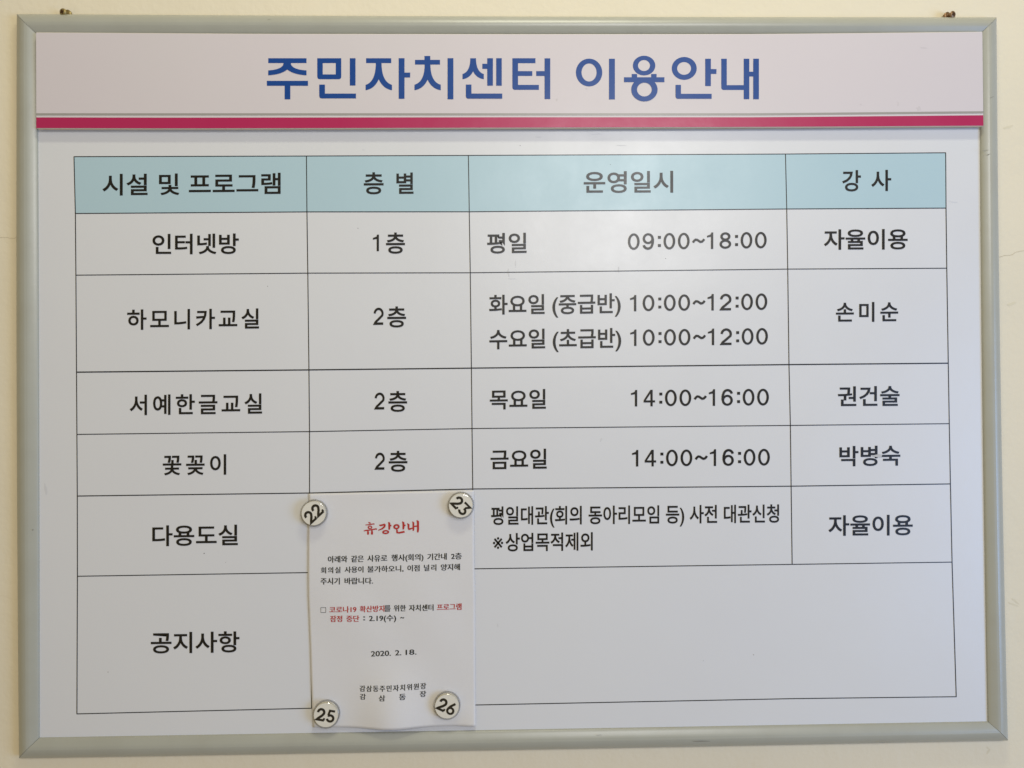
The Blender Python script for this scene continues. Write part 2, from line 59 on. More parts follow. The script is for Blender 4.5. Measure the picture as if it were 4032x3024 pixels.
# ------------------------------------------------------------------ materials
def mat(name, color, rough=0.5, spec=0.5, metal=0.0, bump=None, vary=None, coat=0.0, smudge=0.0):
    """bump=(scale, distance); vary=(scale, color2, amount)"""
    m = bpy.data.materials.new(name)
    m.use_nodes = True
    nt = m.node_tree
    p = nt.nodes["Principled BSDF"]
    p.inputs['Base Color'].default_value = (*color, 1)
    p.inputs['Roughness'].default_value = rough
    p.inputs['Specular IOR Level'].default_value = spec
    p.inputs['Metallic'].default_value = metal
    p.inputs['Coat Weight'].default_value = coat
    geo = nt.nodes.new('ShaderNodeNewGeometry')
    if vary:
        n = nt.nodes.new('ShaderNodeTexNoise')
        n.inputs['Scale'].default_value = vary[0]
        n.inputs['Detail'].default_value = 5
        nt.links.new(geo.outputs['Position'], n.inputs['Vector'])
        r = nt.nodes.new('ShaderNodeMapRange')
        r.inputs['From Min'].default_value = 0.4
        r.inputs['From Max'].default_value = 0.7
        r.inputs['To Max'].default_value = vary[2]
        nt.links.new(n.outputs['Fac'], r.inputs['Value'])
        x = nt.nodes.new('ShaderNodeMix')
        x.data_type = 'RGBA'
        x.inputs['A'].default_value = (*color, 1)
        x.inputs['B'].default_value = (*vary[1], 1)
        nt.links.new(r.outputs['Result'], x.inputs['Factor'])
        nt.links.new(x.outputs['Result'], p.inputs['Base Color'])
    if smudge:
        n = nt.nodes.new('ShaderNodeTexNoise')
        n.inputs['Scale'].default_value = 11
        n.inputs['Detail'].default_value = 6
        n.inputs['Roughness'].default_value = 0.65
        nt.links.new(geo.outputs['Position'], n.inputs['Vector'])
        r = nt.nodes.new('ShaderNodeMapRange')
        r.inputs['From Min'].default_value = 0.35
        r.inputs['From Max'].default_value = 0.70
        r.inputs['To Min'].default_value = rough
        r.inputs['To Max'].default_value = rough + smudge
        nt.links.new(n.outputs['Fac'], r.inputs['Value'])
        nt.links.new(r.outputs['Result'], p.inputs['Roughness'])
    if bump:
        prev = None
        for sc, dist in (bump if isinstance(bump, list) else [bump]):
            n = nt.nodes.new('ShaderNodeTexNoise')
            n.inputs['Scale'].default_value = sc
            n.inputs['Detail'].default_value = 4
            nt.links.new(geo.outputs['Position'], n.inputs['Vector'])
            b = nt.nodes.new('ShaderNodeBump')
            b.inputs['Distance'].default_value = dist
            nt.links.new(n.outputs['Fac'], b.inputs['Height'])
            if prev:
                nt.links.new(prev.outputs['Normal'], b.inputs['Normal'])
            prev = b
        nt.links.new(prev.outputs['Normal'], p.inputs['Normal'])
    return m

M_wall = mat("cream_wall_paint", (0.745, 0.667, 0.50), 0.75, 0.25, bump=[(14, 0.0022), (160, 0.00035)], vary=(5, (0.725, 0.652, 0.49), 1.0))
M_crack = mat("wall_crack_dirt", (0.46, 0.39, 0.26), 0.9, 0.1)
M_scuff = mat("wall_scuff", (0.685, 0.615, 0.445), 0.8, 0.2)
M_frame = mat("sage_grey_lacquered_profile", (0.385, 0.385, 0.325), 0.33, 0.5, bump=(60, 0.00012), vary=(25, (0.365, 0.362, 0.302), 0.8))
SHEET_BUMP = [(9, 0.0006), (240, 0.00002)]
M_sheet = mat("white_printed_film", (0.665, 0.665, 0.665), 0.29, 0.42, bump=SHEET_BUMP, vary=(3, (0.65, 0.65, 0.655), 1.0), smudge=0.10)
M_band = mat("pale_blue_print", (0.415, 0.56, 0.605), 0.29, 0.42, bump=SHEET_BUMP, smudge=0.10)
M_black = mat("black_print", (0.007, 0.006, 0.005), 0.29, 0.40, bump=SHEET_BUMP, smudge=0.10)
M_plq = mat("pinkish_white_plaque_face", (0.615, 0.56, 0.565), 0.32, 0.30, bump=SHEET_BUMP, vary=(4, (0.61, 0.565, 0.56), 1.0), smudge=0.10)
M_plqe = mat("white_plaque_edge", (0.74, 0.68, 0.55), 0.6, 0.3)
M_plqb = mat("plaque_foam_underside", (0.42, 0.34, 0.22), 0.8, 0.2)
M_blue = mat("blue_print", (0.004, 0.053, 0.24), 0.30, 0.33, bump=SHEET_BUMP, smudge=0.10)
M_mag = mat("crimson_print", (0.415, 0.016, 0.088), 0.28, 0.42, bump=[(9, 0.0006), (70, 0.00012)], smudge=0.10)
M_grey = mat("grey_print_line", (0.32, 0.30, 0.27), 0.33, 0.5, bump=SHEET_BUMP)
M_paper = mat("office_paper", (0.72, 0.705, 0.685), 0.7, 0.3, bump=(300, 0.00003))
M_red = mat("red_toner", (0.46, 0.018, 0.016), 0.6, 0.3)
M_toner = mat("black_toner", (0.008, 0.012, 0.012), 0.6, 0.3)
M_disc = mat("cream_magnet_disc", (0.76, 0.73, 0.645), 0.5, 0.4)
M_brass = mat("brass_screw", (0.30, 0.23, 0.09), 0.45, 0.5, metal=0.7, bump=(900, 0.0001))
M_copper = mat("copper_brown_screw", (0.26, 0.155, 0.08), 0.45, 0.5, metal=0.7, bump=(900, 0.0001))
M_recess = mat("screw_recess", (0.055, 0.025, 0.008), 0.7, 0.2)
M_scratch = mat("frame_scratch_grime", (0.22, 0.21, 0.18), 0.6, 0.3)
M_speck = mat("dirt_speck", (0.10, 0.085, 0.075), 0.8, 0.2)
M_smear = mat("grey_smear", (0.50, 0.50, 0.49), 0.6, 0.4)

def clear(name, tint, rough, gloss_boost=0.0):
    m = bpy.data.materials.new(name)
    m.use_nodes = True
    nt = m.node_tree
    nt.nodes.clear()
    out = nt.nodes.new('ShaderNodeOutputMaterial')
    mix = nt.nodes.new('ShaderNodeMixShader')
    tr = nt.nodes.new('ShaderNodeBsdfTransparent')
    tr.inputs['Color'].default_value = (*tint, 1)
    gl = nt.nodes.new('ShaderNodeBsdfGlossy')
    gl.inputs['Roughness'].default_value = rough
    lw = nt.nodes.new('ShaderNodeLayerWeight')
    lw.inputs['Blend'].default_value = 0.5
    pw = nt.nodes.new('ShaderNodeMath')
    pw.operation = 'POWER'
    pw.inputs[1].default_value = 5.0
    fr = nt.nodes.new('ShaderNodeMath')
    fr.operation = 'MULTIPLY_ADD'
    fr.inputs[1].default_value = 0.9
    fr.inputs[2].default_value = 0.04
    nt.links.new(lw.outputs['Facing'], pw.inputs[0])
    nt.links.new(pw.outputs[0], fr.inputs[0])
    add = nt.nodes.new('ShaderNodeMath')
    add.operation = 'ADD'
    add.use_clamp = True
    add.inputs[1].default_value = gloss_boost
    nt.links.new(fr.outputs[0], add.inputs[0])
    nt.links.new(add.outputs[0], mix.inputs[0])
    nt.links.new(tr.outputs[0], mix.inputs[1])
    nt.links.new(gl.outputs[0], mix.inputs[2])
    nt.links.new(mix.outputs[0], out.inputs['Surface'])
    return m
M_dome = clear("clear_acrylic_dome", (0.985, 0.98, 0.965), 0.03)
M_rim = clear("clear_acrylic_rim", (0.88, 0.87, 0.84), 0.07, 0.12)
M_film = clear("clear_plastic_sleeve", (0.985, 0.985, 0.99), 0.18)

# ------------------------------------------------------------------ object helpers
def link(name, me, m=None, parent=None):
    o = bpy.data.objects.new(name, me)
    COL.objects.link(o)
    if m is not None:
        me.materials.append(m)
    if parent is not None:
        o.parent = parent
    return o

def mesh(name, verts, faces, m=None, parent=None, smooth=False):
    me = bpy.data.meshes.new(name)
    me.from_pydata([tuple(v) for v in verts], [], faces)
    me.validate()
    me.update()
    if smooth:
        for p in me.polygons:
            p.use_smooth = True
    return link(name, me, m, parent)

def thing(name, label, cat, group=None, loc=(0, 0, 0)):
    o = bpy.data.objects.new(name, None)
    o.empty_display_size = 0.02
    COL.objects.link(o)
    o.location = loc
    o["label"] = label
    o["category"] = cat
    if group:
        o["group"] = group
    return o

def flat(polys, y):
    """polys: list of (outer, hole...) in metres on the board plane -> verts, faces facing the room"""
    V, Fs = [], []
    for rings, dy in polys:
        base = len(V)
        pts = [[Vector((p[0], p[1], 0)) for p in r] for r in rings]
        tris = tessellate_polygon(pts)
        for r in rings:
            V += [(p[0], y - dy, p[1]) for p in r]
        for t in tris:
            a, b, c = [V[base + i] for i in t]
            cr = (b[0]-a[0])*(c[2]-a[2]) - (b[2]-a[2])*(c[0]-a[0])
            if abs(cr) < 1e-14:
                continue
            # face normal must point to -Y
            Fs.append(tuple(base + i for i in (t if cr > 0 else (t[0], t[2], t[1]))))
    return V, Fs

mm = lambda p: (p[0] / 1000.0, p[1] / 1000.0)

# ------------------------------------------------------------------ glyphs
_cache = {}
def glyph_mesh(ch, off):
    key = (ch, off)
    if key in _cache:
        return _cache[key]
    def build(s):
        c = bpy.data.curves.new("glyph", 'FONT')
        c.body = s
        c.resolution_u = 4
        c.offset = off
        o = bpy.data.objects.new("glyph", c)
        COL.objects.link(o)
        bpy.context.view_layer.update()
        ev = o.evaluated_get(bpy.context.evaluated_depsgraph_get())
        me = ev.to_mesh()
        V = [(v.co.x, v.co.y) for v in me.vertices]
        Fs = [tuple(p.vertices) for p in me.polygons]
        ev.to_mesh_clear()
        bpy.data.objects.remove(o)
        bpy.data.curves.remove(c)
        return V, Fs
    V, Fs = build(ch) if ch != ' ' else ([], [])
    bar = max(v[0] for v in build('|')[0])
    adv = max(v[0] for v in build(ch + '|')[0]) - bar
    _cache[key] = (V, Fs, adv)
    return _cache[key]

def is_hangul(c):
    return '\uac00' <= c <= '\ud7a3'

# numerals drawn as pen strokes: a slim grotesque like the one on the sheet (unit height 1)
def arc(cx, cy, rx, ry, a0, a1, n=14):
    return [(cx + rx*math.cos(R(a0 + (a1-a0)*i/n)), cy + ry*math.sin(R(a0 + (a1-a0)*i/n))) for i in range(n+1)]

def pen(pts, w):
    """outline polygon of a stroke of constant width w (or list of widths) along pts"""
    L_, R_ = [], []
    n = len(pts)
    for i, p in enumerate(pts):
        a = pts[max(i-1, 0)]; b = pts[min(i+1, n-1)]
        dx, dy = b[0]-a[0], b[1]-a[1]
        if 0 < i < n-1:
            d1 = Vector((p[0]-a[0], p[1]-a[1])).normalized(); d2 = Vector((b[0]-p[0], b[1]-p[1])).normalized()
            t = (d1 + d2)
            if t.length < 1e-6: t = d1
            t.normalize()
            k = 1.0 / max(0.45, t.dot(d1))
            dx, dy = t.x, t.y
        else:
            k = 1.0
        l = math.hypot(dx, dy) or 1
        ww = (w[i] if isinstance(w, (list, tuple)) else w) * 0.5 * k
        nx, ny = -dy/l*ww, dx/l*ww
        L_.append((p[0]+nx, p[1]+ny)); R_.append((p[0]-nx, p[1]-ny))
    return [L_ + R_[::-1]]

def ellipse(cx, cy, rx, ry, n=30):
    return [(cx+rx*math.cos(2*PI*i/n), cy+ry*math.sin(2*PI*i/n)) for i in range(n)]
def rect(a, b, c, d):
    return [[(a, b), (c, b), (c, d), (a, d)]]
S = 0.142
def donut(cx, cy, rx, ry, s=S):
    return [ellipse(cx, cy, rx, ry), ellipse(cx, cy, rx-s, ry-s*0.92)]
DIG = {   # char -> (shapes, advance)
 '0': ([donut(0.345, 0.5, 0.345, 0.5)], 0.85),
 '1': ([[[(0.27, 0.0), (0.405, 0.0), (0.405, 1.0), (0.30, 1.0), (0.25, 0.88), (0.04, 0.80), (0.04, 0.70), (0.27, 0.74)]]], 0.78),
 '2': ([pen(arc(0.335, 0.66, 0.265, 0.275, 178, -25, 18) + [(0.30, 0.30), (0.14, 0.17), (0.075, 0.0675), (0.645, 0.0675)], S)], 0.85),
 '4': ([[[(0.40, 0.0), (0.53, 0.0), (0.53, 0.235), (0.67, 0.235), (0.67, 0.36), (0.53, 0.36), (0.53, 1.0), (0.40, 1.0), (0.0, 0.36), (0.0, 0.235), (0.40, 0.235)],
         [(0.40, 0.36), (0.40, 0.78), (0.13, 0.36)]]], 0.85),
 '6': ([donut(0.345, 0.33, 0.325, 0.33), pen(arc(0.36, 0.66, 0.255, 0.275, 14, 150, 12) + [(0.078, 0.60), (0.070, 0.45), (0.070, 0.33)], S)], 0.85),
 '8': ([donut(0.345, 0.28, 0.345, 0.28), donut(0.345, 0.745, 0.30, 0.255)], 0.85),
 '9': ([donut(0.345, 0.67, 0.325, 0.33), pen(arc(0.33, 0.34, 0.255, 0.275, 194, 330, 12) + [(0.612, 0.40), (0.620, 0.55), (0.620, 0.67)], S)], 0.85),
 ':': ([rect(0.07, 0.16, 0.245, 0.33), rect(0.07, 0.655, 0.245, 0.825)], 0.40),
 '~': ([pen([(0.04, 0.40), (0.10, 0.50), (0.19, 0.575), (0.29, 0.56), (0.39, 0.49), (0.48, 0.435), (0.57, 0.45), (0.65, 0.52), (0.70, 0.60)], S*0.95)], 0.83),
}

def string_shape(s, off):
    """-> verts (x,y) , faces, ink height range and x-positions in glyph units; glyph placement list"""
    out = []
    x = 0.0
    digits = all(c in DIG for c in s)
    for c in s:
        if digits:
            shp, adv = DIG[c]
            V, Fs = [], []
            for k, rings in enumerate(shp):
                v3, f3 = flat([(rings, 0)], 0)
                b = len(V)
                V += [(v[0], v[2], k) for v in v3]
                Fs += [tuple(b+i for i in f) for f in f3]
            out.append((c, V, Fs, x))
        else:
            V, Fs, adv = glyph_mesh(c, off)
            V = [(v[0], v[1], 0) for v in V]
            out.append((c, V, Fs, x))
        x += adv
    return out

def fit_string(s, off, q, y, dfun=None, dy=0.0002):
    """q = TL, BL, TR, BR ink corners in mm. The glyphs keep their own shape; letter spacing takes up the rest."""
    TL, BL, TR, BR = [Vector(mm(p)) for p in q]
    W = ((TR-TL).length + (BR-BL).length) / 2
    H = ((TL-BL).length + (TR-BR).length) / 2
    G = string_shape(s, off)
    ref = [g for g in G if is_hangul(g[0])] or [g for g in G if g[1]]
    y0 = min(v[1] for g in ref for v in g[1]); y1 = max(v[1] for g in ref for v in g[1])
    ink = [g for g in G if g[1]]
    sc = H / (y1-y0)
    xmin = min(v[0] for v in ink[0][1]); xl = ink[0][3] + xmin
    xr = ink[-1][3] + max(v[0] for v in ink[-1][1])
    nat = (xr-xl) * sc
    n = len(s) - 1
    if n == 0:
        sx, track = W/(xr-xl), 0.0
    else:
        # a little of the misfit goes into glyph width, the rest into tracking
        sx = sc
        track = (W - nat) / n
        gw = sc * 0.9
        if not any(is_hangul(c) for c in s) and not all(c in DIG for c in s):
            sx = W/(xr-xl); track = 0.0
        elif track < 0.0:
            sx = sc * max(0.72, W/nat); track = (W - (xr-xl)*sx) / n
        elif track < 0.12*gw:
            sx = sc * min(1.12, W/nat); track = (W - (xr-xl)*sx) / n
    V, Fs = [], []
    idx = 0
    for c, gv, gf, gx in G:
        b = len(V)
        for (vx, vy, k) in gv:
            u = ((gx + vx - xl) * sx + idx*track) / W
            t = (vy - y0) / (y1-y0)
            bot = BL.lerp(BR, u); top = TL.lerp(TR, u)
            p = bot.lerp(top, t)
            d = dfun(p.x, p.y) if dfun else 0.0
            V.append((p.x, y - dy - d - k*0.00004, p.y))
        Fs += [tuple(b+i for i in f) for f in gf]
        idx += 1
    # orient faces to the room
    FF = []
    for f in Fs:
        a, b2, c2 = V[f[0]], V[f[1]], V[f[2]]
        cr = (b2[0]-a[0])*(c2[2]-a[2]) - (b2[2]-a[2])*(c2[0]-a[0])
        FF.append(f if cr > 0 else tuple(reversed(f)))
    return V, FF

# ------------------------------------------------------------------ wall
nx, nz = 60, 40
V, Fs = [], []
for j in range(nz+1):
    for i in range(nx+1):
        x = -1.6 + 3.2*i/nx; z = -1.2 + 2.4*j/nz
        V.append((x, 0.0012*noise.noise(Vector((x*2.2, z*2.2, 3.1))) + 0.0007, z))
for j in range(nz):
    for i in range(nx):
        a = j*(nx+1)+i
        Fs.append((a, a+1, a+nx+2, a+nx+1))
wall = mesh("wall", V, Fs, M_wall, smooth=True)
wall["kind"] = "structure"

def wall_y(x, z):
    return 0.0012*noise.noise(Vector((x*2.2, z*2.2, 3.1))) + 0.0007

def ribbon(name, pts, widths, yf, m, parent):
    V, Fs = [], []
    poly = pen(pts, widths)[0]
    n = len(pts)
    for p in poly:
        V.append((p[0], yf(p[0], p[1]), p[1]))
    for i in range(n-1):
        Fs.append((i, 2*n-1-i, 2*n-2-i, i+1))
    return mesh(name, V, Fs, m, parent)

for ci, c in enumerate(DATA['cracks']):
    pts = [mm(p) for p in c]
    fine = []
    for i in range(len(pts)-1):
        for k in range(3):
            t = k/3
            x = pts[i][0]*(1-t)+pts[i+1][0]*t; z = pts[i][1]*(1-t)+pts[i+1][1]*t
            fine.append((x, z + 0.00045*noise.noise(Vector((x*400, z*300, ci)))))
    fine.append(pts[-1])
    w = [(0.00042, 0.00048, 0.00028)[ci] * (0.7+0.6*abs(noise.noise(Vector((i*1.7, ci, 0))))) for i in range(len(fine))]
    ribbon("crack", fine, w, lambda x, z: wall_y(x, z) - 0.0003, M_crack if ci < 2 else M_scuff, wall)
for (x, z, a, b, r) in DATA['smudge']:
    rings = [[(x/1000 + (a*math.cos(t)*math.cos(R(r)) - b*math.sin(t)*math.sin(R(r)))/1000*(0.75+0.5*noise.noise(Vector((t*2, x, z)))),
               z/1000 + (a*math.cos(t)*math.sin(R(r)) + b*math.sin(t)*math.cos(R(r)))/1000*(0.75+0.5*noise.noise(Vector((t*2, x, z))))) for t in [2*PI*i/14 for i in range(14)]]]
    V, Fs = flat([(rings, 0)], 0)
    V = [(v[0], wall_y(v[0], v[2]) - 0.0002, v[2]) for v in V]
    mesh("scuff", V, Fs, M_scuff, wall)

# ------------------------------------------------------------------ the framed board
board = thing("notice_board", "large wall board with sage grey frame, blue Korean title and ruled timetable", "notice board")

YS = -0.0105                       # front of the printed sheet
# profile: fraction from outer edge (0) to inner edge (1), height above the wall
PROF = [(0.0, 0.0005), (0.0, 0.0062), (0.03, 0.0085), (0.09, 0.0110), (0.18, 0.0134), (0.29, 0.0153), (0.40, 0.0165), (0.50, 0.0171), (0.55, 0.0173), (0.58, 0.01705), (0.61, 0.0171), (0.66, 0.0168),
        (0.75, 0.0159), (0.85, 0.0147), (0.94, 0.0135), (0.985, 0.0125), (1.0, 0.0107), (1.0, 0.0095)]
O = [mm(p) for p in DATA['outer']]; I = [mm(p) for p in DATA['inner']]
OM = [mm(p) for p in DATA['outmid']]; IM = [mm(p) for p in DATA['inmid']]
def qb(a, mid, b, t):     # gentle bow through the measured midpoint
    return tuple((1-t)*(1-2*t)*a[k] + 4*t*(1-t)*mid[k] + t*(2*t-1)*b[k] for k in (0, 1))
def bowed(a, m_, b, t):
    # use the midpoint's sideways offset only
    base = ((a[0]+b[0])/2, (a[1]+b[1])/2)
    dx, dy = b[0]-a[0], b[1]-a[1]
    l = math.hypot(dx, dy); n = (-dy/l, dx/l)
    # distance of m_ from chord
    h = (m_[0]-a[0])*n[0] + (m_[1]-a[1])*n[1]
    k = 4*t*(1-t)*h
    return (a[0]+dx*t + n[0]*k, a[1]+dy*t + n[1]*k)
for s in range(4):
    a, b = s, (s+1) % 4
    N = 24
    V, Fs = [], []
    gap = 0.00022
    for i in range(N+1):
        t = i/N
        po = bowed(O[a], OM[s], O[b], t); pi_ = bowed(I[a], IM[s], I[b], t)
        for (f, h) in PROF:
            V.append((po[0]*(1-f)+pi_[0]*f, -h, po[1]*(1-f)+pi_[1]*f))
    # open the mitre joint by a hair at both ends
    d = Vector((O[b][0]-O[a][0], 0, O[b][1]-O[a][1])).normalized()
    m_ = len(PROF)
    for k in range(m_):
        V[k] = tuple(Vector(V[k]) + d*gap); V[N*m_+k] = tuple(Vector(V[N*m_+k]) - d*gap)
    for i in range(N):
        for k in range(m_-1):
            q = i*m_+k
            Fs.append((q, q+1, q+m_+1, q+m_))
    Fs.append(tuple(range(m_))); Fs.append(tuple(range(N*m_+m_-1, N*m_-1, -1)))
    o = mesh("frame_rail", V, Fs, M_frame, board, smooth=True)
    bm = bmesh.new(); bm.from_mesh(o.data); bmesh.ops.recalc_face_normals(bm, faces=bm.faces)
    for e in bm.edges:
        if len(e.link_faces) == 2 and e.calc_face_angle(0) > R(38): e.smooth = False
    bm.to_mesh(o.data); bm.free()

# printed sheet, a thin panel behind the frame lip
def slab(name, outline, yf, yb, m, parent, m_side=None):
    n = len(outline)
    V = [(p[0], yf, p[1]) for p in outline] + [(p[0], yb, p[1]) for p in outline]
    Fs = [tuple(range(n)), tuple(range(2*n-1, n-1, -1))] + [(i, i+n, (i+1) % n + n, (i+1) % n) for i in range(n)]
    o = mesh(name, V, Fs, m, parent)
    bm = bmesh.new(); bm.from_mesh(o.data); bmesh.ops.recalc_face_normals(bm, faces=bm.faces); bm.to_mesh(o.data); bm.free()
    return o
ring_ = []
for s in range(4):
    a, b = s, (s+1) % 4
    for i in range(12):
        p = bowed(I[a], IM[s], I[b], i/12)
        ring_.append((p[0]*1.001, p[1]*1.001))
sheet = slab("printed_sheet", ring_, YS, YS+0.002, M_sheet, board)

g = [[mm(p) for p in row] for row in DATA['grid']]
# pale blue heading cells, between the lines
for j in range(4):
    a, b, c, d = g[0][j], g[0][j+1], g[1][j+1], g[1][j]
    e = 0.0005
    V, Fs = flat([([[(a[0]+e, a[1]-e), (b[0]-e, b[1]-e), (c[0]-e, c[1]+e), (d[0]+e, d[1]+e)]], 0)], YS-0.00015)
    mesh("heading_cell", V, Fs, M_band, sheet)
# ruled lines
def rule(pts, w, lev):
    V, Fs = [], []
    poly = pen(pts, w)[0]
    n = len(pts)
    for p in poly: V.append((p[0], YS-0.00028-lev*0.00005, p[1]))
    for i in range(n-1): Fs.append((i, 2*n-1-i, 2*n-2-i, i+1))
    mesh("ruled_line", V, Fs, M_black, sheet)
for i in range(8):
    w = {3: 0.00150, 5: 0.00122}.get(i, 0.00108)
    pts = list(g[i])
    pts[0] = (pts[0][0]-0.0004, pts[0][1]); pts[-1] = (pts[-1][0]+0.0004, pts[-1][1])
    rule(pts, w, 0)
for j, last in ((0, 7), (1, 7), (2, 6), (3, 6), (4, 7)):
    rule([g[i][j] for i in range(last+1)], 0.00108, 1)

# ------------------------------------------------------------------ paper notice: hangs in a clear sleeve, bulging out at the bottom
def depth(x, z):
    """metres the paper stands off its resting plane"""
    v = (-0.137 - z) / 0.290                # 0 top, 1 bottom
    d = 0.0
    xc = -0.160
    k = max(0.0, min(1.0, (v-0.66)/0.34))
    k = k*k*(3-2*k)
    d += 0.0100 * k * math.exp(-((x-xc)/0.036)**2)
    k2 = max(0.0, min(1.0, (v-0.90)/0.10))
    d += 0.0030 * k2 * math.exp(-((x+0.057)/0.016)**2)
    d += 0.0012 * math.sin(PI*max(0, min(1, v))) * math.exp(-((x-xc)/0.08)**2)
    d += 0.0008 * math.exp(-((v-0.55)/0.14)**2) * math.exp(-((x+0.205-0.14*(v-0.45))/0.032)**2)
    d += 0.0007 * math.exp(-((v-0.42)/0.13)**2) * math.exp(-((x+0.105)/0.03)**2)
    d += 0.0004 * math.sin(x*60+z*35) * math.exp(-((v-0.5)/0.25)**2)
    d += 0.0008 * math.exp(-(v/0.05)**2) * math.exp(-((x-xc)/0.05)**2)
    return max(d, 0.0)
def lerp_poly(P, t):
    t *= len(P)-1
    i = min(int(t), len(P)-2); f = t-i
    return (P[i][0]*(1-f)+P[i+1][0]*f, P[i][1]*(1-f)+P[i+1][1]*f)
def arclerp(P, t):
    z0, z1 = P[0][1], P[-1][1]
    z = z0 + (z1-z0)*t
    for i in range(len(P)-1):
        if P[i][1] >= z >= P[i+1][1]:
            f = (P[i][1]-z)/(P[i][1]-P[i+1][1])
            return (P[i][0]*(1-f)+P[i+1][0]*f, z)
    return P[-1] if t > 0.5 else P[0]
YP = -0.0118
PL_ = [mm(p) for p in DATA['pap_l']]; PR_ = [mm(p) for p in DATA['pap_r']]
def paper_sheet(name, off, ext_b, m, parent, nu=70, nv=96, ext=0.0):
    V, Fs = [], []
    for j in range(nv+1):
        t = j/nv
        l = arclerp(PL_, t); r = arclerp(PR_, t)
        for i in range(nu+1):
            u = i/nu
            x = (l[0]-ext)*(1-u)+(r[0]+ext)*u; z = l[1]*(1-u)+r[1]*u - ext_b*t
            V.append((x, YP - off - depth(x, z), z))
    for j in range(nv):
        for i in range(nu):
            q = j*(nu+1)+i
            Fs.append((q, q+nu+1, q+nu+2, q+1))
    return mesh(name, V, Fs, m, parent, smooth=True)
paper = paper_sheet("paper_notice", 0.0, 0.0, M_paper, None)
sol = paper.modifiers.new("thickness", 'SOLIDIFY'); sol.thickness = 0.0001; sol.offset = -1
paper["label"] = "white A4 closure notice with red heading, pinned by four round magnets"
paper["category"] = "paper notice"

# the clear sleeve: rear leaf flat on the board, front leaf over the paper
sleeve = thing("plastic_sleeve", "clear plastic sleeve holding the white notice, its edge showing below the paper", "plastic sleeve")
fq = [mm(p) for p in DATA['film']]
NB = 30
V = []; Fs = []
for j in range(2):
    for i in range(NB+1):
        u = i/NB
        a, b = (fq[0], fq[1]) if j == 0 else (fq[3], fq[2])
        x = a[0]*(1-u)+b[0]*u; z = a[1]*(1-u)+b[1]*u
        V.append((x, -0.0112, z))
for i in range(NB): Fs.append((i, i+NB+1, i+NB+2, i+1))
mesh("rear_leaf", V, Fs, M_film, sleeve, smooth=True)
paper_sheet("front_leaf", 0.0009, 0.0035, M_film, sleeve, 40, 60, ext=0.0006)

